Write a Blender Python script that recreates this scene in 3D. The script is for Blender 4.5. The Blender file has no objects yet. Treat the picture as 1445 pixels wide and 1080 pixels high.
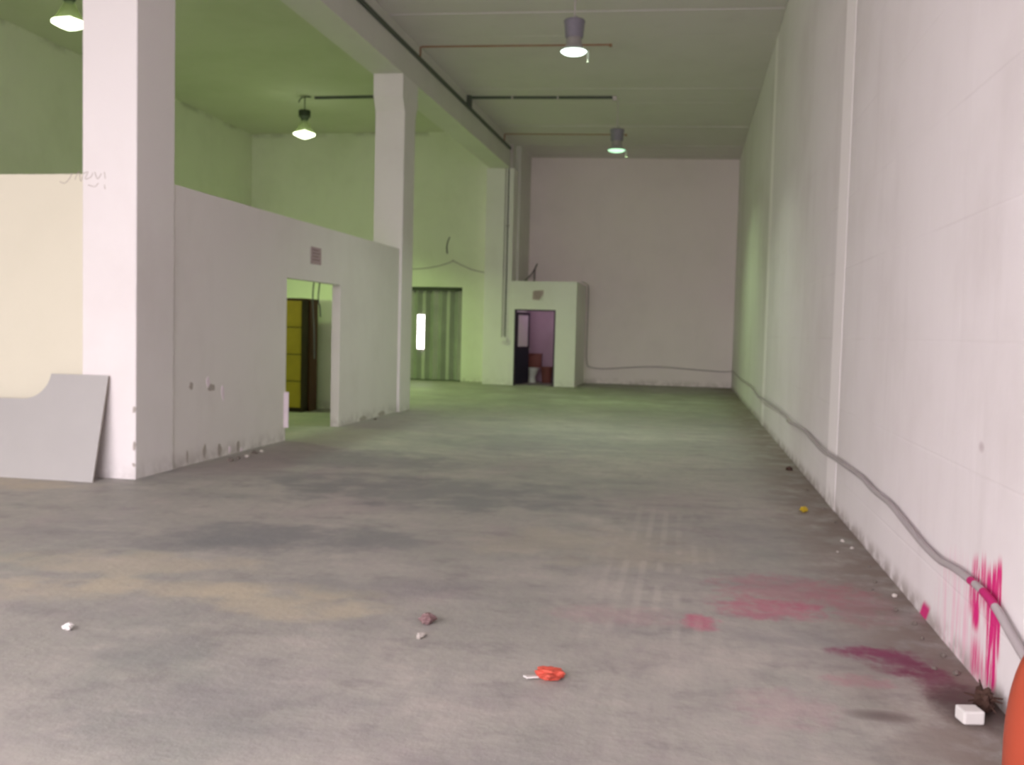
import bpy, bmesh, math, random
from mathutils import Vector, Matrix
random.seed(7)
S = bpy.context.scene
COL = S.collection

# ------------------------------------------------------------------ camera
PITCH, YAW, ROLL, EYE = 0.05512708, 0.17984404, 0.0255, 1.5
cam = bpy.data.cameras.new('camera')
cam.sensor_width = 36.0
cam.lens = 1340.0 / 1445.0 * 36.0
cam.clip_start = 0.05
cam.dof.use_dof = True           # the photograph is slightly out of focus everywhere
cam.dof.focus_distance = 1.0
cam.dof.aperture_fstop = 11.5
camo = bpy.data.objects.new('camera', cam)
COL.objects.link(camo)
F = Vector((-math.sin(YAW) * math.cos(PITCH), math.cos(YAW) * math.cos(PITCH), -math.sin(PITCH)))
R = Vector((math.cos(YAW), math.sin(YAW), 0))
U = R.cross(F)
R2 = R * math.cos(ROLL) + U * math.sin(ROLL)
U2 = -R * math.sin(ROLL) + U * math.cos(ROLL)
m = Matrix((R2, U2, -F)).transposed().to_4x4()
m.translation = (0, 0, EYE)
camo.matrix_world = m
S.camera = camo

# ------------------------------------------------------------------ world, daylight, exposure
S.view_settings.view_transform = 'Standard'
S.view_settings.look = 'None'
S.view_settings.gamma = 1
S.view_settings.use_curve_mapping = False
S.view_settings.exposure = -0.48
S.cycles.diffuse_bounces = 7
S.cycles.max_bounces = 12
W = bpy.data.worlds.new('overcast_sky')
S.world = W
W.use_nodes = True
bg = W.node_tree.nodes['Background']
bg.inputs[0].default_value = (1.0, 0.90, 0.945, 1)
bg.inputs[1].default_value = 13.0


def portal(name, loc, rot, sx, sy):
    l = bpy.data.lights.new(name, 'AREA')
    l.shape = 'RECTANGLE'
    l.size, l.size_y = sx, sy
    l.cycles.is_portal = True
    o = bpy.data.objects.new(name, l)
    COL.objects.link(o)
    o.location = loc
    o.rotation_euler = rot
    return o


YR = -1.6                       # inner face of the entrance wall behind the camera
GATE = (-8.4, -0.5, 0.0, 5.4)    # the open roller gate: x0, x1, z0, z1
portal('gate_daylight', ((GATE[0] + GATE[1]) / 2, YR - 0.1, (GATE[2] + GATE[3]) / 2), (math.radians(90), 0, math.radians(0)),
       GATE[1] - GATE[0], GATE[3] - GATE[2])


# ------------------------------------------------------------------ node helpers
class NT:
    def __init__(s, name):
        s.m = bpy.data.materials.new(name)
        s.m.use_nodes = True
        s.t = s.m.node_tree
        s.b = s.t.nodes['Principled BSDF']
        s.geo = s.t.nodes.new('ShaderNodeNewGeometry')
        s.pos = s.geo.outputs['Position']
        s._xyz = None

    def link(s, a, b):
        s.t.links.new(a, b)

    def _set(s, sock, v):
        if isinstance(v, bpy.types.NodeSocket):
            s.link(v, sock)
        else:
            sock.default_value = v

    def math(s, op, a, b=0.0, c=0.0, clamp=False):
        n = s.t.nodes.new('ShaderNodeMath')
        n.operation = op
        n.use_clamp = clamp
        s._set(n.inputs[0], a)
        s._set(n.inputs[1], b)
        if op in ('MULTIPLY_ADD', 'SMOOTH_MIN', 'COMPARE'):
            s._set(n.inputs[2], c)
        return n.outputs[0]

    @property
    def xyz(s):
        if s._xyz is None:
            n = s.t.nodes.new('ShaderNodeSeparateXYZ')
            s.link(s.pos, n.inputs[0])
            s._xyz = n.outputs
        return s._xyz

    def noise(s, scale, detail=4, rough=.55, stretch=(1, 1, 1), off=(0, 0, 0), rot=0.0):
        mp = s.t.nodes.new('ShaderNodeMapping')
        mp.inputs['Scale'].default_value = stretch
        mp.inputs['Location'].default_value = off
        mp.inputs['Rotation'].default_value = (0, 0, rot)
        s.link(s.pos, mp.inputs[0])
        n = s.t.nodes.new('ShaderNodeTexNoise')
        n.inputs['Scale'].default_value = scale
        n.inputs['Detail'].default_value = detail
        n.inputs['Roughness'].default_value = rough
        s.link(mp.outputs[0], n.inputs['Vector'])
        return n.outputs[0]

    def ramp(s, fac, lo, hi, a=0.0, b=1.0):
        n = s.t.nodes.new('ShaderNodeMapRange')
        n.interpolation_type = 'SMOOTHSTEP'
        s._set(n.inputs[0], fac)
        n.inputs[1].default_value = lo
        n.inputs[2].default_value = hi
        n.inputs[3].default_value = a
        n.inputs[4].default_value = b
        return n.outputs[0]

    def mix(s, fac, a, b):
        n = s.t.nodes.new('ShaderNodeMix')
        n.data_type = 'RGBA'
        s._set(n.inputs[0], fac)
        for i, v in ((6, a), (7, b)):
            if isinstance(v, bpy.types.NodeSocket):
                s.link(v, n.inputs[i])
            else:
                n.inputs[i].default_value = (*v, 1)
        return n.outputs[2]

    def blob(s, u, v, u0, v0, ru, rv, rot=0.0):
        """soft elliptical spot, 1 in the middle, 0 outside"""
        du, dv = s.math('SUBTRACT', u, u0), s.math('SUBTRACT', v, v0)
        c, q = math.cos(rot), math.sin(rot)
        a = s.math('ADD', s.math('MULTIPLY', du, c / ru), s.math('MULTIPLY', dv, q / ru))
        b = s.math('ADD', s.math('MULTIPLY', du, -q / rv), s.math('MULTIPLY', dv, c / rv))
        d = s.math('ADD', s.math('MULTIPLY', a, a), s.math('MULTIPLY', b, b))
        return s.math('SUBTRACT', 1.0, d, clamp=True)

    def bump(s, h, strength=.3, dist=.01):
        n = s.t.nodes.new('ShaderNodeBump')
        n.inputs['Strength'].default_value = strength
        n.inputs['Distance'].default_value = dist
        s.link(h, n.inputs['Height'])
        s.link(n.outputs[0], s.b.inputs['Normal'])

    def out(s, col, rough=.85, spec=.2):
        s._set(s.b.inputs['Base Color'], col if isinstance(col, bpy.types.NodeSocket) else (*col, 1))
        s._set(s.b.inputs['Roughness'], rough)
        s.b.inputs['Specular IOR Level'].default_value = spec
        return s.m


def flat(name, col, rough=.7, metal=0.0, spec=.3, var=.12, scale=9):
    t = NT(name)
    d = tuple(c * (1 - var) for c in col)
    c = t.mix(t.noise(scale, 3), d, col)
    t.b.inputs['Metallic'].default_value = metal
    return t.out(c, rough, spec)


def paint(name, col, dirty, amount=.35, bump=.25, low=0.0, mould=0.0):
    t = NT(name)
    n = t.ramp(t.noise(.55, 5, .6), .42, .75)
    c = t.mix(t.math('MULTIPLY', n, amount), col, dirty)
    n2 = t.ramp(t.noise(2.2, 5, .65, (1, 1, .35), (3, 1, 7)), .5, .8)
    c = t.mix(t.math('MULTIPLY', n2, amount * .6), c, dirty)
    if low:   # scuffs and dust kicked up on the foot of the wall
        z = t.xyz[2]
        k = t.math('MULTIPLY', t.ramp(z, 0.0, .22, 1, 0), t.ramp(t.noise(6, 4, .6), .35, .62))
        c = t.mix(t.math('MULTIPLY', k, low), c, (.26, .22, .20))
    if mould:
        k = t.math('MULTIPLY', t.ramp(t.xyz[2], 6.86, 7.02), t.ramp(t.noise(1.1, 4, .6, off=(2, 2, 2)), .42, .62))
        c = t.mix(t.math('MULTIPLY', k, mould), c, (.13, .12, .07))
    t.bump(t.noise(28, 4, .6), bump, .004)
    return t.out(c, .8, .25)


M = {}
M['column'] = paint('white_column_paint', (.80, .775, .77), (.66, .62, .60), low=.25)
M['cream'] = paint('cream_wall_paint', (.70, .675, .55), (.63, .61, .49), low=.5)
M['plaster'] = paint('white_partition_paint', (.78, .755, .74), (.62, .59, .56), low=.4)
M['bay'] = paint('left_bay_paint', (.76, .78, .66), (.62, .64, .52), .5, low=.5, mould=.35)
M['back'] = paint('pinkish_grey_paint', (.87, .77, .80), (.77, .69, .71), .5, low=.4)
M['ceil'] = paint('ceiling_concrete', (.70, .655, .665), (.60, .56, .56), .5, .2)
M['ceil_bay'] = paint('bay_ceiling_paint', (.60, .60, .52), (.50, .52, .41), .5, .2)
M['beam'] = paint('beam_paint', (.70, .68, .66), (.58, .56, .54), .4, .2)


def right_wall_mat():
    t = NT('right_wall_paint')
    y, z = t.xyz[1], t.xyz[2]
    base = t.mix(t.ramp(t.noise(.5, 5, .6), .4, .75), (.79, .755, .765), (.70, .66, .66))
    k = t.ramp(t.noise(1.6, 6, .65, (1, 1.3, .25), (2, 5, 1)), .52, .8)
    base = t.mix(t.math('MULTIPLY', k, .35), base, (.60, .56, .56))
    # faint trowel streaks
    k = t.ramp(t.noise(5, 4, .6, (1, 2.6, .22), (9, 2, 4)), .60, .72)
    base = t.mix(t.math('MULTIPLY', k, .22), base, (.88, .85, .86))
    # scuffed foot
    k = t.math('MULTIPLY', t.ramp(z, 0.0, .14, 1, 0), t.ramp(t.noise(7, 4, .6), .3, .6))
    base = t.mix(t.math('MULTIPLY', k, .75), base, (.25, .20, .18))
    # a small mark higher up
    base = t.mix(t.math('MULTIPLY', t.blob(y, z, 4.55, 1.03, .05, .03), .6), base, (.42, .34, .36))
    # magenta brush strokes
    grain = t.noise(34, 3, .6, (1, 1, .07), (1, 4, 0))
    g2 = t.noise(60, 2, .5, (1, 1, .05), (7, 0, 2))
    faint = None
    strokes = [  # y0, width, z top, z bottom, strength
        (4.52, .08, .60, .15, 1.1), (4.58, .05, .50, .18, .9), (4.42, .05, .64, .24, .8), (4.35, .045, .60, .18, .85),
        (4.27, .085, .62, -.02, 1.35), (4.21, .05, .66, .10, 1.1), (4.32, .06, .50, -.04, 1.0), (4.49, .10, .26, -.08, .6), (4.38, .08, .24, -.08, .5)]
    for y0, w, zt, zb, st in strokes:
        d = t.math('SUBTRACT', y, y0)
        d = t.math('ADD', d, t.math('MULTIPLY', t.math('SUBTRACT', z, .35), -.05))
        a = t.math('SUBTRACT', 1.0, t.math('MULTIPLY', t.math('MULTIPLY', d, d), 1 / (w * w)), clamp=True)
        e = t.math('MULTIPLY', t.ramp(z, zt - .16, zt, 1, 0), t.ramp(z, zb, zb + .14, 0, 1))
        a = t.math('MULTIPLY', t.math('MULTIPLY', a, e), st)
        faint = a if faint is None else t.math('MAXIMUM', faint, a)
    g = t.math('ADD', t.math('MULTIPLY', grain, .8), t.math('MULTIPLY', g2, .35))
    mask = t.math('MULTIPLY', faint, t.ramp(g, .40, .64), clamp=True)
    mask = t.ramp(mask, .08, .75)
    # pale washed-out smears beside them
    wash = t.blob(y, z, 4.75, .20, .5, .34)
    wash = t.math('MULTIPLY', wash, t.ramp(grain, .38, .7))
    base = t.mix(t.math('MULTIPLY', wash, .7), base, (.80, .40, .54))
    base = t.mix(mask, base, (.66, .02, .20))
    # small magenta wedge at the wall foot
    tri = t.math('MULTIPLY', t.ramp(t.math('ABSOLUTE', t.math('SUBTRACT', y, t.math('MULTIPLY_ADD', z, -.9, 5.42))), .05, .09, 1, 0), t.ramp(z, .06, .11, 1, 0))
    base = t.mix(tri, base, (.60, .03, .19))
    # block courses showing faintly through the paint
    cr = t.math('ABSOLUTE', t.math('SUBTRACT', t.math('FRACT', t.math('DIVIDE', z, .6)), .5))
    crack = t.ramp(cr, 0, .02, 1, 0)
    h = t.math('ADD', t.noise(22, 4, .6), t.math('MULTIPLY', crack, -1.2))
    t.bump(h, .22, .006)
    base = t.mix(t.math('MULTIPLY', t.math('MULTIPLY', crack, t.ramp(t.noise(.9, 3), .45, .65)), .18), base, (.5, .46, .46))
    return t.out(base, .75, .3)


def floor_mat():
    t = NT('worn_concrete_floor')
    x, y = t.xyz[0], t.xyz[1]
    big = t.noise(.42, 5, .6, (1, .8, 1))
    c = t.mix(t.ramp(big, .35, .65), (.32, .315, .288), (.40, .385, .35))
    mid = t.noise(1.3, 6, .65, (1, .55, 1), (4, 2, 0), .35)
    c = t.mix(t.math('MULTIPLY', t.ramp(mid, .48, .72), .6), c, (.47, .44, .40))
    dk = t.noise(.9, 5, .62, (.7, 1.2, 1), (8, 3, 0), -.3)
    c = t.mix(t.math('MULTIPLY', t.ramp(dk, .45, .75), .55), c, (.205, .205, .215))
    fine = t.noise(9, 4, .6, (1.6, .5, 1), (1, 1, 0), .25)
    c = t.mix(t.math('MULTIPLY', t.ramp(fine, .4, .7), .28), c, (.27, .25, .25))
    tint = t.noise(.8, 5, .65, (1, .7, 1), (12, 3, 0), .5)
    c = t.mix(t.math('MULTIPLY', t.ramp(tint, .5, .68), .5), c, (.35, .295, .305))
    c = t.mix(t.math('MULTIPLY', t.ramp(tint, .46, .30), .5), c, (.25, .275, .245))
    mott = t.noise(3.2, 6, .68, (.8, 1.3, 1), (3, 14, 0), -.35)
    c = t.mix(t.math('MULTIPLY', t.ramp(mott, .5, .68), .42), c, (.19, .18, .18))
    c = t.mix(t.math('MULTIPLY', t.ramp(mott, .48, .32), .4), c, (.47, .43, .40))
    # dimmer light at the far end, painted into the floor colour in patches
    far_dim = t.math('MULTIPLY', t.ramp(y, 13, 24), t.ramp(t.noise(1.1, 4, .6, off=(1, 1, 0)), .2, .6))
    c = t.mix(t.math('MULTIPLY', far_dim, .6), c, (.17, .165, .125))
    # dusty ochre patches
    dn = t.noise(2.6, 5, .6, off=(5, 5, 0))
    for u0, v0, ru, rv, ro, st in ((-2.1, 4.78, .75, .42, .1, .6), (-3.3, 5.3, 1.0, .38, .1, .45), (-2.85, 4.85, 1.2, .22, .1, .5), (-6.3, 7.6, 1.3, .5, 0, .6), (-3.3, 4.7, .5, .35, .4, .4),
                                   (-.6, 6.6, 1.2, .7, 0, .25)):
        b = t.blob(x, y, u0, v0, ru, rv, ro)
        k = t.math('MULTIPLY', t.ramp(t.math('ADD', b, t.math('MULTIPLY', t.math('SUBTRACT', dn, .5), 3.2)), .1, 1.0), t.ramp(b, 0, .35))
        c = t.mix(t.math('MULTIPLY', k, st), c, (.50, .445, .33))
    # dark damp-looking patches
    for u0, v0, ru, rv, ro, st in ((-2.6, 6.3, 1.3, .6, .1, .7), (-2.3, 8.4, 2.0, 1.1, 0, .65), (-3.2, 5.9, .9, .35, 0, .5), (-1.7, 5.2, .9, .3, .2, .35), (-2.3, 3.9, .35, .3, 0, .35),
                                   (-3.6, 10.2, 1.4, 1.0, 0, .5), (-2.0, 12.4, 2.2, 1.3, 0, .35), (0.3, 7.2, .8, .9, .3, .25)):
        b = t.blob(x, y, u0, v0, ru, rv, ro)
        k = t.math('MULTIPLY', t.ramp(t.math('ADD', b, t.math('MULTIPLY', t.math('SUBTRACT', dn, .5), 3.4)), .0, 1.1), t.ramp(b, 0, .4))
        c = t.mix(t.math('MULTIPLY', k, st), c, (.19, .20, .205))
    # purple-brown dirt along the left partition
    k = t.math('MULTIPLY', t.ramp(t.math('ABSOLUTE', t.math('SUBTRACT', x, -4.55)), .15, .75, 1, 0), t.ramp(y, 8, 9.5))
    k = t.math('MULTIPLY', k, t.ramp(y, 12, 18, 1, 0))
    c = t.mix(t.math('MULTIPLY', k, .6), c, (.20, .155, .16))
    # grime along the right wall
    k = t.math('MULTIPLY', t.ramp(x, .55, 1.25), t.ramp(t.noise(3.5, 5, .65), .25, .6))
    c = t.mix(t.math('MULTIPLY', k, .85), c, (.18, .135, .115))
    # magenta pigment spilled by the wall
    pn = t.noise(8, 6, .7, off=(2, 9, 0))
    for u0, v0, ru, rv, ro, st, col in (
            (.13, 4.98, .13, .22, 0, .6, (.50, .06, .16)), (.50, 5.35, .42, .3, .1, .55, (.46, .08, .17)), (.62, 5.75, .55, .5, 0, .4, (.40, .10, .16)),
            (.98, 5.6, .3, .6, 0, .3, (.34, .08, .13)), (1.02, 4.62, .22, .26, .3, .9, (.17, .022, .075)), (1.13, 4.38, .15, .34, .1, .8, (.15, .02, .06)), (.88, 4.72, .22, .12, .2, .85, (.20, .03, .09)),
            (.80, 4.3, .2, .12, 0, .3, (.42, .10, .16)), (.45, 3.9, .3, .3, 0, .15, (.4, .1, .2)), (-.3, 5.0, .5, .25, 0, .15, (.45, .12, .2))):
        b = t.blob(x, y, u0, v0, ru, rv, ro)
        k = t.math('MULTIPLY', t.ramp(t.math('ADD', b, t.math('MULTIPLY', t.math('SUBTRACT', pn, .5), 3.0)), .1, 1.1), t.ramp(b, 0, .4))
        c = t.mix(t.math('MULTIPLY', k, st), c, col)
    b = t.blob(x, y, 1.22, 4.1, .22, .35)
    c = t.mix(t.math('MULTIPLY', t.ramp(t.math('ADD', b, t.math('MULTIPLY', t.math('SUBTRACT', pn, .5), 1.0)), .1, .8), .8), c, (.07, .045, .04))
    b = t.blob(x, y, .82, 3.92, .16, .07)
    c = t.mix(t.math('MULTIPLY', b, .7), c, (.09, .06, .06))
    # tyre marks running down the hall
    tr = t.math('MULTIPLY', t.ramp(t.math('ABSOLUTE', t.math('SUBTRACT', t.math('FRACT', t.math('MULTIPLY', x, 9)), .5)), .2, .42),
                t.blob(x, y, -.15, 6.0, .5, 3.0))
    tr = t.math('MULTIPLY', tr, t.ramp(t.noise(2, 3, off=(6, 6, 0)), .45, .6))
    c = t.mix(t.math('MULTIPLY', tr, .3), c, (.58, .55, .5))
    h = t.math('ADD', t.noise(14, 6, .65), t.math('MULTIPLY', t.noise(2.2, 3), 1.2))
    t.bump(h, .35, .012)
    return t.out(c, t.ramp(big, .3, .7, .5, .75), .35)


M['right'] = right_wall_mat()
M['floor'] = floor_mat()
M['pilaster'] = paint('right_pilaster_paint', (.93, .89, .90), (.88, .84, .85), .3, .12, low=.5)
M['ground'] = flat('yard_asphalt', (.30, .29, .28))
M['joint'] = flat('ceiling_joint', (.36, .35, .33))
M['board'] = flat('grey_laminate', (.44, .435, .425), .45, var=.1, scale=3)
M['board_edge'] = flat('board_core', (.30, .26, .22))
M['conduit'] = flat('dark_green_grey_conduit', (.10, .115, .095), .5)
M['orange_pipe'] = flat('orange_brown_pipe', (.36, .20, .13), .5)
M['white_pipe'] = flat('lilac_white_trunking', (.62, .56, .58), .5)
M['cable_grey'] = flat('grey_cable_sheath', (.43, .39, .40), .55)
M['cable_dark'] = flat('black_cable_sheath', (.04, .04, .04), .5)
M['magenta'] = flat('magenta_paint', (.50, .02, .16), .6)
M['lamp_grey'] = flat('lamp_housing_grey', (.27, .25, .31), .5, var=.25, scale=20)
M['lamp_dark'] = flat('lamp_housing_dark', (.045, .06, .035), .5)
M['lamp_shade'] = flat('lamp_reflector_grey', (.36, .34, .33), .4)
M['lamp_clip'] = flat('lamp_clip_metal', (.55, .62, .5), .4)
M['yellow'] = flat('mustard_door_paint', (.46, .34, .035), .5, var=.3, scale=4)
M['brown'] = flat('dark_brown_wood', (.115, .045, .03), .6, var=.3)
M['brown_dark'] = flat('blackish_brown_wood', (.05, .035, .02), .6)
M['gate'] = flat('grey_green_corrugated_sheet', (.40, .42, .37), .55, var=.45, scale=2)
M['gate_pale'] = flat('pale_corrugated_sheet', (.58, .58, .54), .55, var=.4, scale=2)
M['gate_dark'] = flat('dark_corrugated_sheet', (.20, .23, .19), .55, var=.4, scale=2)
M['gate_rail'] = flat('dark_gate_rail', (.06, .07, .05), .6)
M['navy'] = flat('navy_door_panel', (.028, .027, .05), .5)
M['door_dark'] = flat('dark_door_frame', (.045, .03, .05), .5)
M['tile'] = paint('mauve_toilet_wall', (.50, .37, .45), (.40, .28, .33), .6)
M['ceramic'] = flat('white_ceramic', (.75, .77, .74), .25, var=.05)
M['rust'] = flat('rust_brown_plastic', (.26, .10, .075), .6)
M['paper'] = flat('faded_pink_notice_paper', (.52, .40, .425), .8, var=.25, scale=60)
M['ink'] = flat('faded_notice_ink', (.30, .22, .23), .8)
M['paper_white'] = flat('white_paper', (.72, .70, .68), .8)
M['scribble'] = flat('pencil_grey', (.42, .38, .34), .9)
M['hole'] = flat('broken_plaster_grey', (.50, .46, .42), .9, var=.3, scale=30)
M['bare'] = flat('bare_white_plaster', (.86, .76, .83), .9)
M['stone'] = flat('rubble_grey', (.20, .17, .15), .9, var=.4, scale=40)
M['stone_light'] = flat('plaster_crumb', (.58, .54, .50), .9)
M['rag'] = flat('red_orange_wrapper', (.62, .10, .065), .6, var=.3, scale=40)
M['pinkish'] = flat('brown_pink_wrapper', (.22, .14, .14), .6)
M['yellowbit'] = flat('yellow_plastic', (.50, .36, .02), .6)
M['twig'] = flat('dark_brown_twig', (.06, .03, .022), .8)
M['drum'] = flat('orange_red_paint', (.40, .07, .035), .4, var=.12)
M['added_bulb_holder'] = flat('white_bakelite', (.6, .6, .58))


def emit(name, col, s):
    mm = bpy.data.materials.new(name)
    mm.use_nodes = True
    b = mm.node_tree.nodes['Principled BSDF']
    b.inputs['Base Color'].default_value = (.8, .8, .8, 1)
    b.inputs['Emission Color'].default_value = (*col, 1)
    b.inputs['Emission Strength'].default_value = s
    return mm


M['lens'] = emit('glowing_lens', (.80, 1.0, .86), 6)
M['lens_green'] = emit('glowing_green_lens', (.90, 1.0, .68), 6)
M['lens_dim'] = emit('dimmer_green_lens', (.50, 1.0, .60), 1.9)
M['bulb'] = emit('added_bulb_glow', (1, .85, .95), 5)  # glow of the lamp added inside the cubicle


def glass(name, col, rough, alpha):
    mm = bpy.data.materials.new(name)
    mm.use_nodes = True
    nt = mm.node_tree
    b = nt.nodes['Principled BSDF']
    b.inputs['Base Color'].default_value = (*col, 1)
    b.inputs['Roughness'].default_value = rough
    b.inputs['Transmission Weight'].default_value = 0
    b.inputs['Alpha'].default_value = alpha
    return mm


M['frost'] = glass('frosted_pinkish_glass', (.86, .72, .84), .5, 1.0)
M['acrylic'] = glass('ribbed_green_acrylic', (.20, .25, .10), .3, .5)


# ------------------------------------------------------------------ mesh helpers
def obj(name, bm, mat, parent=None, kind=None, smooth=False, loc=None):
    me = bpy.data.meshes.new(name)
    bmesh.ops.recalc_face_normals(bm, faces=bm.faces)
    bm.to_mesh(me)
    bm.free()
    for mm in (mat if isinstance(mat, (list, tuple)) else [mat]):
        me.materials.append(mm)
    if smooth:
        for p in me.polygons:
            p.use_smooth = True
        me.set_sharp_from_angle(angle=math.radians(40))
    o = bpy.data.objects.new(name, me)
    COL.objects.link(o)
    if parent:
        o.parent = parent
    if loc:
        o.location = loc
    if kind:
        o['kind'] = kind
    return o


def tag(o, label, cat, group=None):
    o['label'] = label
    o['category'] = cat
    if group:
        o['group'] = group
    return o


def empty(name, label, cat, loc=(0, 0, 0), rz=0.0, group=None):
    o = bpy.data.objects.new(name, None)
    COL.objects.link(o)
    o.location = loc
    o.rotation_euler = (0, 0, rz)
    return tag(o, label, cat, group)


def box(bm, x0, x1, y0, y1, z0, z1, mat=0, bev=0.0):
    v = [bm.verts.new(p) for p in ((x0, y0, z0), (x1, y0, z0), (x1, y1, z0), (x0, y1, z0), (x0, y0, z1), (x1, y0, z1), (x1, y1, z1), (x0, y1, z1))]
    fs = [bm.faces.new([v[i] for i in f]) for f in ((0, 3, 2, 1), (4, 5, 6, 7), (0, 1, 5, 4), (1, 2, 6, 5), (2, 3, 7, 6), (3, 0, 4, 7))]
    for f in fs:
        f.material_index = mat
    if bev:
        bmesh.ops.bevel(bm, geom=list({e for f in fs for e in f.edges}), offset=bev, segments=2, affect='EDGES', profile=.5)
    return v


def bx(*a, **k):
    bm = bmesh.new()
    box(bm, *a, **k)
    return bm


def prism(pts, y0, y1):
    """outline in (x, z) pushed through y"""
    bm = bmesh.new()
    a = [bm.verts.new((x, y0, z)) for x, z in pts]
    b = [bm.verts.new((x, y1, z)) for x, z in pts]
    bm.faces.new(a)
    bm.faces.new(list(reversed(b)))
    n = len(pts)
    for i in range(n):
        bm.faces.new((a[i], b[i], b[(i + 1) % n], a[(i + 1) % n]))
    return bm


def quadprism(foot, z0, z1):
    bm = bmesh.new()
    a = [bm.verts.new((x, y, z0)) for x, y in foot]
    b = [bm.verts.new((x, y, z1)) for x, y in foot]
    bm.faces.new(list(reversed(a)))
    bm.faces.new(b)
    n = len(foot)
    for i in range(n):
        bm.faces.new((a[i], a[(i + 1) % n], b[(i + 1) % n], b[i]))
    return bm


def holed(u0, u1, z0, z1, holes, place, t):
    """wall slab in (u, z) with rectangular holes; place(u, w, z) gives the point, w runs through the thickness t"""
    us = sorted({u0, u1, *[h[0] for h in holes], *[h[1] for h in holes]})
    zs = sorted({z0, z1, *[h[2] for h in holes], *[h[3] for h in holes]})
    bm = bmesh.new()
    vs = {}

    def V(i, j, w):
        k = (i, j, w)
        if k not in vs:
            vs[k] = bm.verts.new(place(us[i], w * t, zs[j]))
        return vs[k]

    def solid(i, j):
        if i < 0 or j < 0 or i >= len(us) - 1 or j >= len(zs) - 1:
            return False
        cu, cz = (us[i] + us[i + 1]) / 2, (zs[j] + zs[j + 1]) / 2
        return not any(h[0] < cu < h[1] and h[2] < cz < h[3] for h in holes)
    for i in range(len(us) - 1):
        for j in range(len(zs) - 1):
            if not solid(i, j):
                continue
            bm.faces.new((V(i, j, 0), V(i + 1, j, 0), V(i + 1, j + 1, 0), V(i, j + 1, 0)))
            bm.faces.new((V(i, j, 1), V(i, j + 1, 1), V(i + 1, j + 1, 1), V(i + 1, j, 1)))
            if not solid(i - 1, j):
                bm.faces.new((V(i, j, 0), V(i, j + 1, 0), V(i, j + 1, 1), V(i, j, 1)))
            if not solid(i + 1, j):
                bm.faces.new((V(i + 1, j, 0), V(i + 1, j, 1), V(i + 1, j + 1, 1), V(i + 1, j + 1, 0)))
            if not solid(i, j - 1):
                bm.faces.new((V(i, j, 0), V(i, j, 1), V(i + 1, j, 1), V(i + 1, j, 0)))
            if not solid(i, j + 1):
                bm.faces.new((V(i, j + 1, 0), V(i + 1, j + 1, 0), V(i + 1, j + 1, 1), V(i, j + 1, 1)))
    return bm


def smooth_path(pts, n=6):
    P = [Vector(p) for p in pts]
    P = [P[0] * 2 - P[1]] + P + [P[-1] * 2 - P[-2]]
    out = []
    for i in range(1, len(P) - 2):
        for k in range(n):
            s = k / n
            a, b, c, d = P[i - 1:i + 3]
            out.append(.5 * ((2 * b) + (c - a) * s + (2 * a - 5 * b + 4 * c - d) * s * s + (3 * b - a - 3 * c + d) * s ** 3))
    out.append(P[-2])
    return out


def tube(bm, pts, r, sides=8):
    pts = [Vector(p) for p in pts]
    rs = r if isinstance(r, (list, tuple)) else [r] * len(pts)
    rings = []
    t0 = (pts[1] - pts[0]).normalized()
    ref = Vector((0, 0, 1)) if abs(t0.z) < .9 else Vector((1, 0, 0))
    u = t0.cross(ref).normalized()
    for i, p in enumerate(pts):
        a, b = pts[max(i - 1, 0)], pts[min(i + 1, len(pts) - 1)]
        t = (b - a).normalized()
        u = (u - t * u.dot(t)).normalized()
        v = t.cross(u)
        rings.append([bm.verts.new(p + (u * math.cos(2 * math.pi * k / sides) + v * math.sin(2 * math.pi * k / sides)) * rs[i]) for k in range(sides)])
    for i in range(len(rings) - 1):
        for k in range(sides):
            bm.faces.new((rings[i][k], rings[i][(k + 1) % sides], rings[i + 1][(k + 1) % sides], rings[i + 1][k]))
    bm.faces.new(rings[0])
    bm.faces.new(list(reversed(rings[-1])))
    return bm


def tb(pts, r, sides=8):
    return tube(bmesh.new(), pts, r, sides)


def lathe(prof, sides=32, center=(0, 0), close=True):
    """profile of (radius, z)"""
    bm = bmesh.new()
    rings = []
    for r, z in prof:
        if r < 1e-5:
            rings.append([bm.verts.new((center[0], center[1], z))])
        else:
            rings.append([bm.verts.new((center[0] + r * math.cos(2 * math.pi * k / sides), center[1] + r * math.sin(2 * math.pi * k / sides), z)) for k in range(sides)])
    for a, b in zip(rings, rings[1:]):
        for k in range(sides):
            q = [a[k % len(a)], a[(k + 1) % len(a)], b[(k + 1) % len(b)], b[k % len(b)]]
            q = list(dict.fromkeys(q))
            if len(q) > 2:
                bm.faces.new(q)
    return bm


def rock(r, seed, sq=(1, 1, .7), sub=1):
    rnd = random.Random(seed)
    bm = bmesh.new()
    bmesh.ops.create_icosphere(bm, subdivisions=sub, radius=1)
    for v in bm.verts:
        k = r * rnd.uniform(.7, 1.15)
        v.co = Vector((v.co.x * k * sq[0], v.co.y * k * sq[1], max(v.co.z, -.6) * k * sq[2]))
    zmin = min(v.co.z for v in bm.verts)
    for v in bm.verts:
        v.co.z -= zmin
    return bm


def XC(y):                       # right-hand face of the column line, a touch out of parallel
    return -4.965 + .0129 * (y - 15)


XR, YB, YL, XL = 1.32, 27.9, 26.3, -12.7
ZC, ZL, ZB = 6.5, 7.03, 5.87     # hall ceiling, bay ceiling, underside of the beam
ZP = 2.87                        # top of the low walls

CT = .0175                       # the hall ceiling rises slightly towards the beam


def czh(x):
    return 6.49 + (XR - x) * CT


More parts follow.
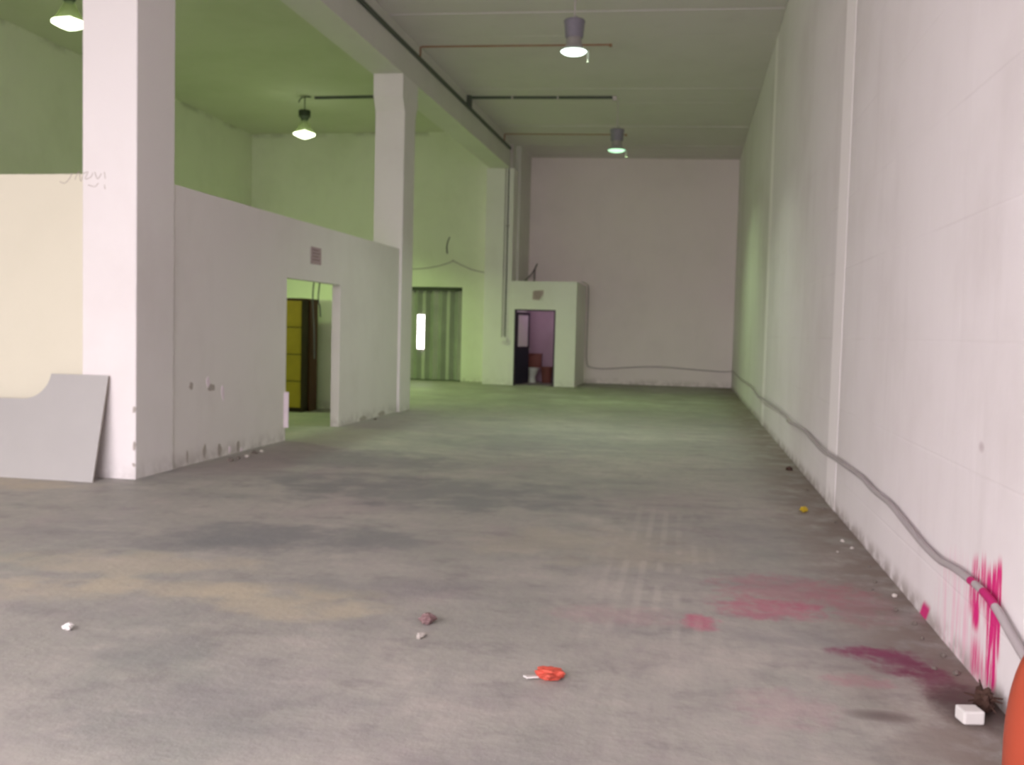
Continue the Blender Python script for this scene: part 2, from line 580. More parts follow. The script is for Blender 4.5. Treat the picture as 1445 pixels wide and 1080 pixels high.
# ------------------------------------------------------------------ structure
g = obj('ground', bx(-40, 30, -30, 50, -.5, -.06), M['ground'], kind='structure')
g['label'] = 'yard paving outside the hall'
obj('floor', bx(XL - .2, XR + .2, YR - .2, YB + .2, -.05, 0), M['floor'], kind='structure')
wr = obj('wall_right', bx(XR, XR + .2, YR - .2, YB + .2, 0, 7.3), M['right'], kind='structure')
for y0, y1 in ((.75, 1.3), (8.56, 9.08), (16.33, 16.8)):
    obj('pilaster', bx(XR - .003, XR + .02, y0, y1, 0, ZC), M['pilaster'], wr)
obj('wall_back', bx(-4.86, XR, YB, YB + .2, 0, 7.3), M['back'], kind='structure')
obj('wall_left', bx(XL - .2, XL, YR, YL, 0, 7.3), M['bay'], kind='structure')
GY0, GX0, GX1, GZ = YL, -7.95, -6.28, 2.67
obj('wall_bay_back', holed(XL - .2, -5.3, 0, 7.3, [(GX0, GX1, 0, GZ)], lambda u, w, z: (u, YL + w, z), .22), M['bay'], kind='structure')
obj('wall_front', holed(XL - .2, XR, 0, 7.3, [(GATE[0], GATE[1], -1, GATE[3])] if False else [(GATE[0], GATE[1], 0, GATE[3])], lambda u, w, z: (u, YR - .2 + w, z), .2), M['plaster'], kind='structure')
obj('wall_side_return', bx(-4.86, -4.66, 26.15, YB, 0, 7.3), M['beam'], kind='structure')

cl = obj('ceiling', bx(-5.3, XR + .2, YR - .2, YB + .2, ZC + .14, 7.3), M['joint'], kind='structure')
for i in range(25):              # precast slabs, 1.2 m wide, laid across the hall
    y0 = -1.7 + i * 1.2 + .1
    y1 = min(y0 + 1.185, YB)
    dz = random.uniform(-.008, .008)
    o = bx(XC(y0) + .01, XR, y0, y1, 0, .05, bev=.008)
    for v in o.verts:
        v.co.z += czh(v.co.x) + dz
    obj('slab', o, M['ceil'], cl)
obj('ceiling_bay', bx(XL - .2, -5.3, YR - .2, YL + .2, ZL, 7.3), M['ceil_bay'], kind='structure')

# beam on the column line
bw = .55
beam = obj('beam', quadprism([(XC(-1.6) - bw, -1.6), (XC(-1.6), -1.6), (XC(26.15), 26.15), (XC(26.15) - bw, 26.15)], ZB, 7.25), M['beam'], kind='structure')
beam['label'] = 'deep painted beam running the length of the hall on three columns'


def column(y0, y1, xr, w, label, haunch=True):
    out = [(y0, 0), (y0, ZB - .62), (y0 - .13, ZB - .38), (y0 - .13, ZB), (y1 + .13, ZB), (y1 + .13, ZB - .38), (y1, ZB - .62), (y1, 0)] if haunch else [(y0, 0), (y0, ZB), (y1, ZB), (y1, 0)]
    bm = bmesh.new()
    a = [bm.verts.new((xr - w, y, z)) for y, z in out]
    b = [bm.verts.new((xr, y, z)) for y, z in out]
    bm.faces.new(a)
    bm.faces.new(list(reversed(b)))
    for i in range(len(out)):
        bm.faces.new((a[i], b[i], b[(i + 1) % len(out)], a[(i + 1) % len(out)]))
    bmesh.ops.recalc_face_normals(bm, faces=bm.faces)
    bmesh.ops.bevel(bm, geom=[e for e in bm.edges if abs(e.verts[0].co.z - e.verts[1].co.z) > 1], offset=.012, segments=2, affect='EDGES', profile=.5)
    o = obj('column', bm, M['column'], kind='structure')
    o['label'] = label
    return o


c1 = column(8.13, 8.80, XC(8.4) - .02, .56, 'bright white square column nearest the camera, beside the grey board', haunch=False)
c2 = column(16.12, 16.78, XC(16.4) - .0, .53, 'middle white column with a haunched top at the end of the partition')
c3 = column(25.5, 26.2, -4.72, .76, 'farthest column carrying the vertical conduits beside the toilet cubicle', haunch=False)

# low walls of the walled-off room
wc = obj('wall_cross', bx(XL, XC(8.4) - .57, 8.18, 8.34, 0, ZP), M['cream'], kind='structure')
wc['label'] = 'cream low cross wall left of the first column'


def pl(u, w, z):
    return (XC(u) - .045 - w, u, z)


wp = obj('wall_partition', holed(8.80, 16.12, 0, ZP, [(11.50, 13.36, 0, 2.10)], pl, .13), M['plaster'], kind='structure')
wp['label'] = 'low white partition wall with an open doorway between two columns'
wi = obj('wall_inner_end', bx(XL, XC(16.2) - .175, 16.16, 16.30, 0, 1.95), M['bay'], kind='structure')
wi['label'] = 'half height end wall seen through the partition doorway'


def chip(pts, off, mat, parent, name='plaster_chip', axis='x'):
    """thin irregular patch lying on a wall face"""
    bm = bmesh.new()
    a, b = [], []
    for p in pts:
        p = Vector(p)
        d = Vector((off, 0, 0)) if axis == 'x' else Vector((0, off, 0))
        a.append(bm.verts.new(p + d))
        b.append(bm.verts.new(p - d))
    bm.faces.new(a)
    bm.faces.new(list(reversed(b)))
    for i in range(len(a)):
        j = (i + 1) % len(a)
        bm.faces.new((a[i], b[i], b[j], a[j]))
    return obj(name, bm, mat, parent)


def ragged(y, z, ry, rz, seed, n=9):
    rnd = random.Random(seed)
    return [(XC(y) - .045, y + math.cos(a) * ry * rnd.uniform(.6, 1.1), max(.004, z + math.sin(a) * rz * rnd.uniform(.6, 1.1)))
            for a in [2 * math.pi * k / n for k in range(n)]]


for (y, z, ry, rz, sd, mt) in ((9.17, .83, .05, .045, 1, 'hole'), (9.52, .86, .04, .06, 2, 'bare'), (9.60, .79, .09, .05, 3, 'hole'), (9.85, .72, .04, .09, 4, 'bare'),
                               (9.45, .10, .04, .09, 5, 'hole'), (9.78, .08, .06, .08, 6, 'hole'), (10.02, .06, .04, .05, 7, 'bare'), (10.22, .07, .05, .09, 8, 'hole'),
                               (10.3, .0, .03, .06, 9, 'bare'), (14.4, .03, .2, .05, 10, 'hole'), (15.3, .03, .2, .06, 11, 'hole'), (9.1, .09, .02, .08, 12, 'hole')):
    chip(ragged(y, z, ry, rz, sd), .004, M[mt], wp)
# the broken near corner of the doorway showing bare plaster
xj = XC(11.5) - .045
obj('bare_corner', quadprism([(xj - .002, 11.45), (xj + .05, 11.48), (xj + .045, 11.50), (xj - .002, 11.50)], .17, .63), M['bare'], wp)
0 and chip([(xj + .01, 13.35, .05), (xj + .02, 13.365, .9), (xj - .02, 13.36, .95), (xj - .03, 13.35, .5), (xj - .02, 13.35, .05)], .004, M['hole'], wp, 'plaster_chip')
# corner chips on the first column
for z, rz in ((.63, .10), (.26, .13), (.12, .05)):
    xx = XC(8.4) - .02
    bm = rock(.03, int(z * 100), (.7, .7, 1))
    for v in bm.verts:
        v.co.z *= rz / .03 * .6
    o = obj('corner_chip', bm, M['hole'], c1, loc=(xx - .018, 8.139, z))
# faint pencil scribble at the head of the cross wall
ys, zs = 8.125, 2.80
strk = [[(0, 0), (.05, -.02), (.10, .03), (.13, .10)], [(.16, .02), (.2, .12), (.22, .0), (.25, .10)], [(.28, .08), (.33, .10), (.30, .02), (.36, .04), (.38, .09)],
        [(.40, .10), (.43, .02), (.47, .08)], [(.50, .1), (.51, .02)], [(.33, -.05), (.40, -.07), (.44, -.03)], [(.5, -.05), (.51, -.10)]]
sc = bmesh.new()
for s in strk:
    pts = []
    for a, b in s:
        x = -5.90 + a
        pts.append((x, 8.1805 if x < XC(8.4) - .58 else 8.1305, zs + b * .8))
    tube(sc, smooth_path(pts, 4), .0035, 5)
tag(obj('scribble', sc, M['scribble']), 'faint grey scribble at the top of the cream wall beside the column', 'writing')

# ------------------------------------------------------------------ toilet cubicle
WX0, WX1, WY, WZ = -4.66, -2.93, 25.5, 2.84
DX0, DX1, DZ = -4.61, -3.49, 2.07
wt = obj('wall_cubicle', holed(-4.72, WX1, 0, WZ, [(DX0, DX1, 0, DZ)], lambda u, w, z: (u, WY + w, z), .14), M['column'], kind='structure')
wt['label'] = 'pale front wall of the toilet cubicle with open doorway'
obj('wall_cubicle_side', bx(WX1 - .14, WX1, WY + .14, YB, 0, WZ), M['column'], kind='structure')
obj('ceiling_cubicle', bx(-4.66, WX1 - .14, WY + .14, YB, WZ - .12, WZ), M['column'], kind='structure')
obj('wall_cubicle_lining', holed(-4.66, WX1 - .14, 0, WZ - .12, [], lambda u, w, z: (u, YB - .02 + w, z), .02), M['tile'], kind='structure')
obj('wall_cubicle_tiles', bx(WX1 - .16, WX1 - .14, WY + .14, YB - .02, 0, WZ - .12), M['tile'], kind='structure')
tr = bmesh.new()
box(tr, DX0, DX0 + .035, WY - .012, WY + .14, 0, DZ)
box(tr, DX1 - .035, DX1, WY - .012, WY + .14, 0, DZ)
box(tr, DX0 + .035, DX1 - .035, WY - .012, WY + .14, DZ - .035, DZ)
obj('trim_1', tr, M['door_dark'], kind='structure')
# door leaf standing open into the cubicle
dl = bpy.data.objects.new('door_1', None)
COL.objects.link(dl)
dl.location = (DX0 + .05, WY + .15, 0)
dl.rotation_euler = (0, 0, math.radians(76))
dl['kind'] = 'structure'
obj('lower_panel', bx(0, .86, 0, .03, .03, 1.0), M['navy'], dl)
fr = bmesh.new()
box(fr, 0, .07, -.005, .035, 1.0, 2.0)
box(fr, .78, .86, -.005, .035, 1.0, 2.0)
box(fr, .07, .78, -.005, .035, 1.93, 2.0)
box(fr, .07, .78, -.005, .035, 1.0, 1.05)
obj('door_frame', fr, M['door_dark'], dl)
obj('glass_pane', bx(.07, .78, .01, .018, 1.05, 1.93), M['frost'], dl)
obj('door_handle', tb([(.80, -.03, .98), (.80, -.05, .98), (.72, -.05, .98)], .009), M['lamp_clip'], dl)

# toilet bowl
tl = empty('toilet', 'white ceramic toilet inside the dim cubicle', 'toilet', (-4.36, 27.15, 0))
bm = lathe([(0, 0), (.13, 0), (.12, .05), (.10, .15), (.15, .27), (.20, .38), (.20, .40), (.16, .40), (.13, .3), (0, .26)], 24)
for v in bm.verts:
    v.co.y *= 1.25
obj('bowl', bm, M['ceramic'], tl, smooth=True)
bm = lathe([(.21, .40), (.21, .425), (.12, .425), (.12, .40), (.21, .40)], 24)
for v in bm.verts:
    v.co.y *= 1.2
obj('seat', bm, M['ceramic'], tl, smooth=True)
obj('cistern', bx(-.20, .20, .40, .58, .42, .80, bev=.02), M['rust'], tl, smooth=True)
obj('cistern_lid', bx(-.215, .215, .39, .60, .80, .83, bev=.008), M['rust'], tl)
obj('pipe', tb([(0, .3, .2), (0, .5, .2), (0, .5, .42)], .03), M['ceramic'], tl, smooth=True)
bn = empty('waste_bin', 'rust brown bin on the cubicle floor beside the toilet', 'bin', (-3.95, 27.3, 0))
obj('bin_body', lathe([(0, 0), (.13, 0), (.17, .42), (.18, .42), (.18, .44), (.15, .44), (.12, .02), (0, .02)], 20), M['rust'], bn, smooth=True)
obj('bin_rim', lathe([(.165, .43), (.19, .43), (.19, .46), (.165, .46), (.165, .43)], 20), M['rust'], bn, smooth=True)
ml = empty('added_bulb', 'added unseen bulb under the toilet cubicle ceiling', 'lamp', (-3.9, 26.7, WZ - .12))  # unseen lamp, added above the lintel to brighten the cubicle interior
obj('added_bulb_holder', lathe([(0, 0), (.035, 0), (.03, -.05), (0, -.05)], 12), M['added_bulb_holder'], ml)
obj('bulb', lathe([(.015, -.05), (.03, -.08), (.035, -.11), (.02, -.14), (0, -.145)], 14), M['bulb'], ml, smooth=True)
L = bpy.data.lights.new('added_fill_light', 'POINT')  # fill light that goes with the added lamp
L.energy = 10
L.color = (1, .82, .97)
L.shadow_soft_size = .04
lo = bpy.data.objects.new('added_fill_light', L)
COL.objects.link(lo)
lo.location = (-3.9, 26.7, WZ - .34)


# notices
def notice(name, label, origin, rz, w, h, ragged_corner=False):
    n = empty(name, label, 'sign', origin, rz)
    pts = [(-w / 2, 0), (w / 2, 0), (w / 2, h), (-w / 2, h)]
    if ragged_corner:
        pts = [(-w / 2, .02), (w * .3, 0), (w / 2, h * .25), (w / 2, h), (-w * .35, h * .95), (-w / 2, h * .8)]
    obj('sheet', prism(pts, -.004, 0), M['paper'], n)
    bm = bmesh.new()
    for k in range(4):
        z = h * (.22 + .19 * k)
        box(bm, -w * .36, w * (.34 - .1 * (k % 2)), -.006, -.004, z, z + h * .07)
    obj('print', bm, M['ink'], n)
    return n


n1 = notice('notice', 'faded pinkish notice on the partition above the doorway', (XC(12.4) - .04, 12.42, 2.335), math.radians(90), .36, .23)
n2 = notice('notice', 'torn pinkish notice above the toilet cubicle doorway', (-3.98, WY, 2.32), 0, .30, .28, True)
obj('torn_corner', prism([(.03, -.005), (.15, .0), (.15, .17)], -.008, -.005), M['paper_white'], n2)

# ------------------------------------------------------------------ folding gate in the bay's back wall
gt = bpy.data.objects.new('door_2', None)
COL.objects.link(gt)
gt.location = (GX0, YL + .09, 0)
gt['kind'] = 'structure'
nst = 14
wst = (GX1 - GX0) / nst
hx0, hx1, hz0, hz1 = .32, .58, .87, 1.90
for i in range(nst):
    a, b = i * wst, (i + 1) * wst
    d = .05 if i % 2 else -.05
    segs = [(0.03, GZ - .10)]
    if a >= hx0 - .05 and b <= hx1 + .08:
        segs = [(.03, hz0), (hz1, GZ - .10)]
    for z0, z1 in segs:
        obj('sheet_fold', quadprism([(a - .004, -d), (b + .004, d), (b + .004, d + .01), (a - .004, -d + .01)], z0, z1), M[('gate', 'gate_pale', 'gate', 'gate_dark')[(i * 5 + i // 3) % 4]], gt)
fr = bmesh.new()
for (a, b, c, d) in ((.33, .36, hz0, hz1), (.57, .60, hz0, hz1), (.33, .60, hz1 - .03, hz1), (.33, .60, hz0, hz0 + .03)):
    box(fr, a, b, -.06, -.02, c, d)
obj('window_frame', fr, M['white_pipe'], gt)
obj('top_rail', bx(0, GX1 - GX0, -.07, .06, GZ - .1, GZ), M['gate_rail'], gt)
obj('floor_rail', bx(0, GX1 - GX0, -.05, .05, 0, .03), M['gate_rail'], gt)
portal('gate_window_daylight', (GX0 + .48, YL + .25, 1.38), (math.radians(-90), 0, 0), .35, 1.03)

# ------------------------------------------------------------------ cabinet seen through the doorway
cb = empty('cabinet', 'mustard yellow cabinet with dark brown side behind the doorway', 'cabinet', (-7.44, 15.28, 0))
obj('body', bx(0, 1.0, .02, .62, .06, 1.92), M['brown_dark'], cb)
obj('side_panel', bx(1.0, 1.03, .30, .64, 0, 1.93), M['brown'], cb)
obj('top', bx(-.02, 1.04, -.01, .66, 1.92, 1.95), M['brown'], cb)
obj('plinth', bx(.02, .98, .05, .6, 0, .06), M['brown_dark'], cb)
for k in range(4):
    dr = obj('drawer', bx(.02, .99, -.005, .02, .08 + k * .46, .08 + k * .46 + .445, bev=.006), M['yellow'], cb)
    obj('handle', bx(.42, .58, -.03, -.005, .28 + k * .46, .31 + k * .46), M['brown_dark'], dr)

# ------------------------------------------------------------------ grey board leaning on the cream wall
bd = empty('board', 'grey laminate board with a curved notch leaning on the cream wall', 'board', (-5.33, 7.85, 0))
H = 1.005
out = [(0, 0), (.0, H), (-.60, H)]
for k in range(1, 9):            # concave notch
    a = k / 8 * math.pi / 2
    out.append((-.60 - .25 * (1 - math.cos(a)), H - .25 * math.sin(a)))
out += [(-1.5, H - .26), (-1.62, 0)]
tilt = math.atan2(.25, H)
for nm, off, mt in (('face_sheet', (0, .004), 'board'), ('core', (.004, .022), 'board_edge')):
    o = obj(nm, prism(out, off[0], off[1]), M[mt], bd)
    o.rotation_euler = (-tilt, 0, 0)


# ------------------------------------------------------------------ hanging lamps
def disc_light(loc, power, col, size, spread=125):
    l = bpy.data.lights.new('lamp_light', 'AREA')
    l.shape = 'DISK'
    l.size = size
    l.energy = power
    l.color = col
    l.spread = math.radians(spread)
    o = bpy.data.objects.new('lamp_light', l)
    COL.objects.link(o)
    o.location = loc
    return o


def grey_lamp(x, y, zbot, label, power, hang, lc=(.86, 1, .76), spread=120, lens='lens'):
    t = empty('hanging_lamp', label, 'lamp', (x, y, zbot), 0, 'round grey high bay lamps over the hall')
    obj('ballast_housing', lathe([(0, .50), (.10, .50), (.145, .49), (.158, .465), (.148, .44), (.132, .25), (.12, .235), (0, .235)], 28), M['lamp_grey'], t, smooth=True)
    obj('reflector', lathe([(.0, .24), (.105, .24), (.108, .20), (.115, .14), (.155, .08), (.20, .055), (.205, .04), (.19, .04), (.14, .08), (.10, .15), (.09, .22), (0, .22)], 28), M['lamp_shade'], t, smooth=True)
    obj('lens', lathe([(.192, .06), (.192, .045), (.15, .015), (.08, -.002), (0, -.008)], 28), M[lens], t, smooth=True)
    obj('latch', bx(.20, .222, -.015, .0, -.12, .05), M['lamp_clip'], t)
    top = hang - zbot
    obj('rod', tb([(0, 0, .48), (0, 0, top)], .011), M['white_pipe'], t)
    obj('hook', tb([(0, 0, .56), (.03, 0, .54), (.06, 0, .5), (.08, 0, .47)], .006), M['lamp_grey'], t)
    disc_light((x, y, zbot - .06), power, lc, .36, spread)


def bay_lamp(x, y, zbot, label, power, hang):
    t = empty('hanging_lamp', label, 'lamp', (x, y, zbot), 0, 'cone shaped lamps over the left bay')
    obj('ballast_housing', lathe([(0, .62), (.12, .62), (.145, .60), (.145, .46), (.10, .42), (.08, .36), (0, .36)], 24), M['lamp_dark'], t, smooth=True)
    bm = lathe([(.08, .37), (.10, .32), (.17, .18), (.255, .06)], 24)
    obj('shade', bm, M['acrylic'], t, smooth=True)
    obj('lens', lathe([(0, .16), (.12, .11), (.26, .055), (.265, .03), (.14, -.03), (0, -.08)], 24), M['lens_green'], t, smooth=True)
    top = hang - zbot
    obj('rod', tb([(0, 0, .6), (0, 0, top)], .012), M['lamp_dark'], t)
    cb_ = smooth_path([(-.16, 0, top - .14), (-.08, 0, top - .03), (.05, 0, top - .01), (.16, 0, top - .02)], 4)
    obj('feed_cable', tb(cb_, .014, 6), M['lamp_dark'], t)
    disc_light((x, y, zbot - .11), power, (.68, 1, .36), .5)


grey_lamp(-1.75, 13.95, 5.52, 'grey round hanging lamp nearest in the main hall', 75, czh(-1.75))
grey_lamp(-1.62, 20.83, 5.40, 'smaller looking grey hanging lamp towards the back wall of the hall', 90, czh(-1.62), (.68, 1, .48), 140, 'lens_dim')
bay_lamp(-9.29, 22.05, 6.08, 'dark topped cone lamp over the walled room beside the middle column', 345, ZL)
bay_lamp(-9.75, 13.75, 6.12, 'glowing cone lamp partly hidden behind the white column nearest the camera', 190, ZL)

# ------------------------------------------------------------------ conduits
cd = empty('conduit_run', 'dark conduit running along the side of the long beam and down the column', 'conduit')
zc_ = 6.36
obj('trunking', quadprism([(XC(-1.5), -1.5), (XC(-1.5) + .05, -1.5), (XC(25.3) + .05, 25.3), (XC(25.3), 25.3)], zc_ - .03, zc_ + .03), M['conduit'], cd)
obj('drop_pipe', tb([(-4.86, 25.47, zc_ + .02), (-4.86, 25.465, 1.30)], .013), M['cable_dark'], cd)
obj('drop_pipe', tb([(-4.94, 25.47, zc_ - .5), (-4.95, 25.47, 1.30)], .013), M['cable_grey'], cd)
obj('switch_box', bx(-4.95, -4.80, 25.43, 25.5, 1.18, 1.30, bev=.008), M['column'], cd)
obj('clamp', bx(-4.90, -4.82, 25.44, 25.5, 4.3, 4.34), M['cable_grey'], cd)
tag(obj('trunking_stub', bx(-4.825, -4.745, 25.42, 25.48, 5.87, 6.5, bev=.008), M['white_pipe']), 'short lilac white vertical trunking above the farthest column', 'trunking')


def ceiling_pipe(y, x1, r, mat, label, z=ZC, square=False, clips=()):
    r *= .75
    p = empty('ceiling_pipe', label, 'pipe', (XC(y), y, czh(XC(y))), 0)
    p.rotation_euler = (0, math.atan(CT), 0)
    z = czh(XC(y))
    if square:
        obj('trunk', bx(.02, x1 - XC(y), -r, r, -2 * r, 0), M[mat], p)
        obj('drop', bx(.0, .10, -.10 - r, -.0, zc_ - z - .02, -.0), M[mat], p)
        for c in clips:
            obj('clip', bx(c - XC(y) - .02, c - XC(y) + .02, -r * 1.2, r * 1.2, -2.4 * r, 0), M['white_pipe'], p)
        obj('end_box', bx(x1 - XC(y), x1 - XC(y) + .09, -r * 1.5, r * 1.5, -.10, 0), M['white_pipe'], p)
    else:
        obj('pipe_length', tb([(.03, 0, zc_ - z), (.03, 0, -r * 1.4), (.06, 0, -r), (x1 - XC(y), 0, -r)], r), M[mat], p)
        obj('end_cap', bx(x1 - XC(y), x1 - XC(y) + .05, -r * 1.5, r * 1.5, -.05, 0), M['orange_pipe'], p)
    return p


ceiling_pipe(13.2, -1.9, .02, 'orange_pipe', 'orange brown ceiling pipe at the top edge nearest the camera')
ceiling_pipe(16.9, -1.50, .022, 'orange_pipe', 'orange brown ceiling pipe passing behind the nearest grey lamp')
ceiling_pipe(20.62, -1.72, .035, 'conduit', 'thick dark ceiling trunking ending above the far grey lamp', square=True, clips=(-3.9, -2.9))
ceiling_pipe(24.5, -1.7, .022, 'orange_pipe', 'reddish ceiling pipe farthest along, level with the far lamp housing')
bt = empty('ceiling_trunking', 'dark trunking on the green lit bay ceiling leading to the cone lamp', 'trunking', (0, 22.1, ZL))
obj('trunk', bx(-9.05, -5.46, -.03, .03, -.06, 0), M['conduit'], bt)
obj('clip', bx(-7.0, -6.95, -.035, .035, -.07, 0), M['white_pipe'], bt)
bt2 = empty('ceiling_trunking', 'dark ceiling trunking over the bay hidden behind the nearest column', 'trunking', (0, 13.75, ZL))
obj('trunk', bx(-9.5, -5.46, -.03, .03, -.06, 0), M['conduit'], bt2)

# wavy cable: down the cubicle corner, along the back wall and along the right wall
cc = empty('sagging_cable', 'grey cable sagging along the foot of the right wall and back wall', 'cable')
pts = [(-2.85, 25.9, 2.86), (-2.84, 26.8, 2.87), (-2.84, 27.5, 2.84), (-2.85, 27.8, 2.70), (-2.855, 27.86, 2.3), (-2.86, 27.86, 1.4), (-2.85, 27.86, .62), (-2.72, 27.87, .47), (-2.3, 27.87, .44),
       (-1.6, 27.87, .50), (-.75, 27.87, .55), (.2, 27.87, .50), (1.0, 27.87, .46), (1.25, 27.83, .47), (1.285, 27.6, .49), (1.285, 26.5, .53), (1.285, 23, .50), (1.285, 19.5, .53),
       (1.26, 17.2, .49), (1.25, 16.6, .485), (1.26, 16.0, .49), (1.285, 14, .50), (1.285, 12.6, .50), (1.285, 12.07, .465), (1.285, 11.4, .485), (1.285, 10.4, .50), (1.27, 9.47, .475),
       (1.255, 8.85, .478), (1.27, 8.3, .488), (1.285, 7.55, .494), (1.285, 7.1, .498), (1.285, 6.73, .478), (1.285, 6.2, .478), (1.285, 5.71, .440), (1.285, 5.35, .412), (1.285, 5.02, .405), (1.285, 4.8, .425),
       (1.285, 4.6, .435), (1.285, 4.3, .437), (1.285, 4.1, .41), (1.285, 3.9, .357), (1.285, 3.6, .30), (1.285, 3.2, .31), (1.285, 2.4, .40), (1.285, .5, .42)]
sp = smooth_path(pts, 5)
rr = [(.013 if p.x < 1.0 else .012 + .0055 * min(1, max(0, (22 - p.y) / 12))) for p in sp]
obj('sheath', tube(bmesh.new(), sp, rr, 10), M['cable_grey'], cc, smooth=True)
obj('joint', tb([(1.285, 12.2, .468), (1.285, 11.95, .463)], .024, 10), M['hole'], cc, smooth=True)
near = [p for p in sp if p.x > 1.2]
for y0, y1 in ((4.52, 4.43), (4.30, 4.14)):
    seg = [p for p in near if y1 - .02 <= p.y <= y0 + .02]
    if len(seg) > 1:
        obj('paint_smear', tb(seg, .0187, 10), M['magenta'], cc, smooth=True)
for y in (15.2, 10.9, 7.3, 5.9):
    q = min(near, key=lambda p: abs(p.y - y))
    0 and obj('cable_clip', bx(q.x - .034, XR, q.y - .012, q.y + .012, q.z - .034, q.z + .034, bev=.004), M['cable_grey'], cc)

# loose cables
tag(obj('loose_cable', tb(smooth_path([(-6.74, YL - .01, 3.62), (-6.755, YL - .015, 3.8), (-6.73, YL - .015, 3.95), (-6.67, YL - .04, 4.08)], 5), .014, 6), M['cable_dark']),
    'short dark hooked wire sticking out high above the folding gate', 'wire')
tag(obj('loose_cable', tb(smooth_path([(-8.4, YL - .015, 3.22), (-7.73, YL - .015, 3.17), (-7.1, YL - .015, 3.24), (-6.62, YL - .015, 3.38), (-6.58, YL - .015, 3.43), (-6.45, YL - .015, 3.36),
                                       (-6.0, YL - .015, 3.17), (-5.5, YL - .015, 3.07)], 5), .012, 6), M['cable_grey']),
    'thin grey cable draped across the wall above the folding gate', 'cable')
tag(obj('roof_wire', tb(smooth_path([(-4.42, 27.6, 2.84), (-4.44, 27.6, 3.1), (-4.42, 27.6, 3.3), (-4.36, 27.6, 3.46)], 5), .016, 6), M['cable_dark']),
    'dark wire standing up from the toilet cubicle roof', 'wire', 'wires on the cubicle roof')
tag(obj('roof_wire', tb(smooth_path([(-4.8 + .16, 26.9, 2.85), (-4.6, 27.2, 2.98), (-4.5, 27.5, 3.15), (-4.37, 27.585, 3.42)], 5), .016, 6), M['cable_dark']),
    'dark wire slanting up from the column to the wire on the cubicle roof', 'wire', 'wires on the cubicle roof')
for y, dz, lb in ((12.78, 1.02, 'longer of the two wires hanging in the partition doorway'), (12.98, 1.62, 'shorter wire hanging in the partition doorway beside the longer one')):
    x = XC(y) - .045 - .15
    tag(obj('hanging_wire', tb(smooth_path([(x + .02, y, 2.88), (x - .012, y, 2.80), (x - .01, y + .01, 2.3), (x - .03, y - .02, 1.9), (x - .02, y + .02, (1.9 + dz) / 2), (x - .02, y + .05, dz)], 5), .010, 6), M['conduit']),
        lb, 'wire', 'wires hanging in the doorway')

# ------------------------------------------------------------------ litter on the floor
def crumple(r, seed, sq):
    rnd = random.Random(seed)
    bm = bmesh.new()
    bmesh.ops.create_icosphere(bm, subdivisions=3, radius=1)
    ph = [rnd.uniform(0, 6) for _ in range(6)]
    for v in bm.verts:
        c = v.co.copy()
        k = 1 + .25 * math.sin(5 * c.x + ph[0]) * math.cos(4 * c.y + ph[1]) + .18 * math.sin(9 * c.y + ph[2] + 4 * c.z) + rnd.uniform(-.08, .08)
        v.co = Vector((c.x * r * k * sq[0], c.y * r * k * sq[1], c.z * r * k * sq[2]))
    z = min(v.co.z for v in bm.verts)
    for v in bm.verts:
        v.co.z -= z
    return bm


tag(obj('wrapper', crumple(.062, 3, (1.0, .9, .35)), M['rag'], loc=(-.53, 4.0, 0)), 'crumpled red-orange wrapper lying in the middle of the floor', 'litter')
o = obj('torn_scrap', prism([(-.03, 0), (.02, .0), (.035, .04), (-.02, .05)], -.003, .003), M['paper_white'])
o.location = (-.615, 4.0, .004)
o.rotation_euler = (math.radians(80), 0, .3)
tag(o, 'small pale scrap touching the left side of the red-orange wrapper', 'litter')
tag(obj('wrapper', crumple(.035, 5, (1.0, 1.2, .7)), M['pinkish'], loc=(-1.24, 4.6, 0)), 'small brown crumpled wrapper left of the red-orange one', 'litter')
tag(obj('wrapper', crumple(.022, 6, (.8, 1.9, .4)), M['stone_light'], loc=(-1.215, 4.38, 0)), 'thin pale scrap just in front of the small brown wrapper', 'litter')
tag(obj('paper_ball', crumple(.022, 8, (1, 1, .7)), M['paper_white'], loc=(-2.88, 4.05, 0)), 'small white paper ball on the left part of the floor', 'litter')
tag(obj('wrapper', crumple(.035, 9, (.8, 1.6, .6)), M['yellowbit'], loc=(1.05, 8.42, 0)), 'yellow plastic scrap near the foot of the right wall', 'litter')
tag(obj('stone', rock(.05, 21), M['twig'], loc=(1.20, 11.05, 0)), 'dark lump lying against the right wall beyond the first pilaster', 'stone')
# white block by the dark clump
wb = obj('white_carton', bx(-.042, .042, -.04, .04, 0, .055, bev=.008), M['paper_white'], loc=(1.155, 3.95, 0))
wb.rotation_euler = (0, 0, .2)
tag(wb, 'small white carton lying in the near right corner', 'carton')
# dark clump of twigs and rubbish
tw = empty('twig_heap', 'dark brown clump of twigs heaped against the wall by the white carton', 'twigs', (1.245, 4.08, 0))
obj('clump', crumple(.045, 12, (.8, 1.5, .9)), M['twig'], tw)
rnd = random.Random(4)
for k in range(9):
    a = rnd.uniform(0, 6.28)
    dx, dy, dz = .07 * math.cos(a), .13 * math.sin(a), rnd.uniform(.01, .07)
    ex = min(dx, .05)
    obj('twig', tb([(0, 0, .03), (ex * .5, dy * .6, .03 + dz * .7), (ex, dy, .02 + dz)], [.007, .006, .003], 5), M['twig'], tw)
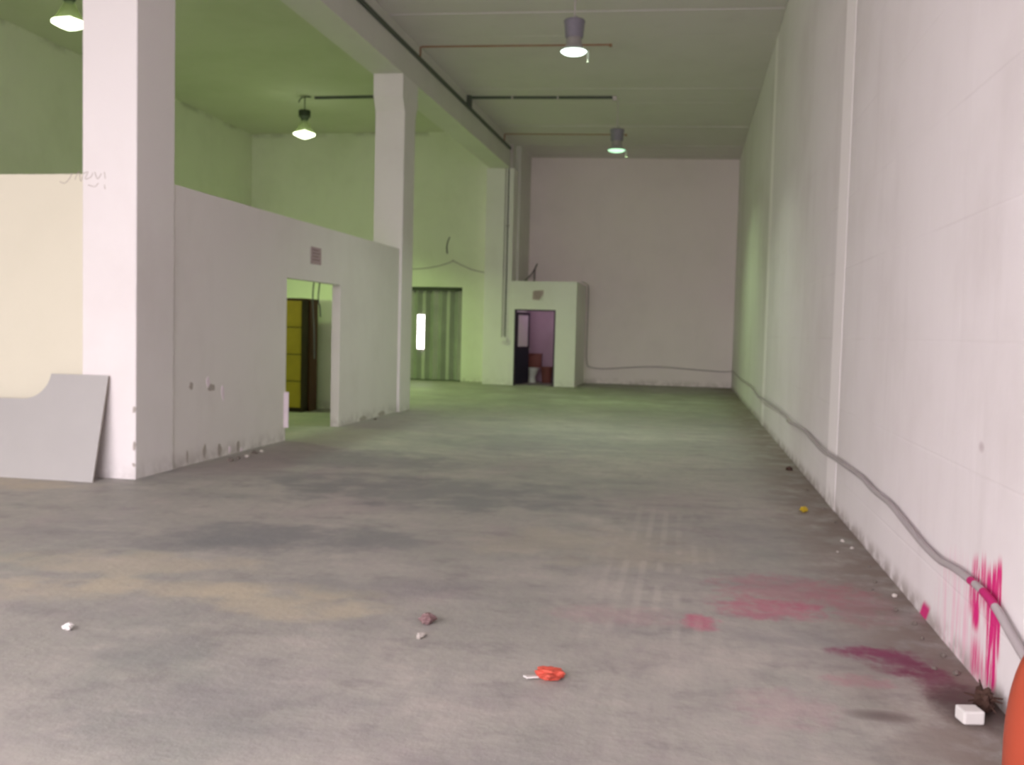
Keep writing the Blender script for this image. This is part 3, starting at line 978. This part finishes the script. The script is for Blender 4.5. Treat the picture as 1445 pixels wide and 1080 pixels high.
# crumbs of plaster and grit along the right wall
rnd = random.Random(11)
ORD = ['first', 'second', 'third', 'fourth', 'fifth', 'sixth', 'seventh', 'eighth', 'ninth', 'tenth', 'eleventh', 'twelfth', 'thirteenth']
spots = [(1.19, 7.28, .032, 1), (1.22, 7.05, .03, 1), (1.24, 6.5, .028, 0), (1.2, 6.1, .03, 0), (1.25, 5.8, .035, 1), (1.2, 5.5, .03, 0), (1.24, 5.25, .03, 0), (1.22, 5.0, .028, 0), (1.26, 4.75, .03, 0), (1.15, 5.9, .022, 0),
         (1.25, 8.0, .03, 0), (1.24, 8.6, .03, 0), (1.1, 6.9, .02, 1), (1.22, 9.6, .03, 0), (1.25, 4.5, .035, 0), (1.17, 4.55, .028, 0)]
for i, (x, y, r, lt) in enumerate(spots):
    tag(obj('rubble_chip', rock(r * .5, 40 + i, (1, 1.3, .7)), M['stone_light' if lt else 'stone'], loc=(x, y, 0)),
        ('pale plaster crumb' if lt else 'dark grit lump') + ' by the right wall, ' + ORD[sum(1 for q in spots if q[3] == lt and q[1] < y)] + ' from the white carton', 'rubble', 'pale plaster crumbs by the right wall' if lt else 'dark grit lumps by the right wall')
spots2 = [(-4.83, 9.55, .035, 0), (-4.80, 9.9, .03, 1), (-4.86, 10.2, .04, 0), (-4.84, 10.35, .03, 1), (-4.88, 14.6, .03, 0), (-4.83, 9.75, .02, 0)]
for i, (x, y, r, lt) in enumerate(spots2):
    tag(obj('rubble_chip', rock(r, 80 + i, (1, 1.3, .7)), M['stone_light' if lt else 'stone'], loc=(x, y, 0)),
        ('pale plaster crumb' if lt else 'dark rubble lump') + ' by the low partition, ' + ORD[sum(1 for q in spots2 if q[3] == lt and q[1] < y)] + ' from the nearest column', 'rubble', 'pale crumbs by the partition' if lt else 'dark rubble by the partition')

# ------------------------------------------------------------------ orange-red gas cylinder at the right edge
gc = empty('gas_cylinder', 'orange-red rounded cylinder cut off by the right edge of the frame', 'cylinder', (1.130, 3.10, 0))
rc = .118
prof = [(0, .0), (rc * .9, .0), (rc, .03)] + [(rc, .22)]
for k in range(1, 11):
    a = k / 10 * math.pi / 2
    prof.append((rc * math.cos(a) * .86 + rc * .14 * (1 - k / 10) + .03 * k / 10, .22 + .36 * math.sin(a)))
prof.append((0, .58))
obj('tank', lathe(prof, 40), M['drum'], gc, smooth=True)
obj('foot_ring', lathe([(rc * .93, 0), (rc * .97, 0), (rc * .97, .04), (rc * .93, .04), (rc * .93, 0)], 32), M['drum'], gc)
obj('valve', lathe([(0, .56), (.025, .56), (.025, .62), (.04, .62), (.04, .65), (0, .65)], 16), M['lamp_clip'], gc)
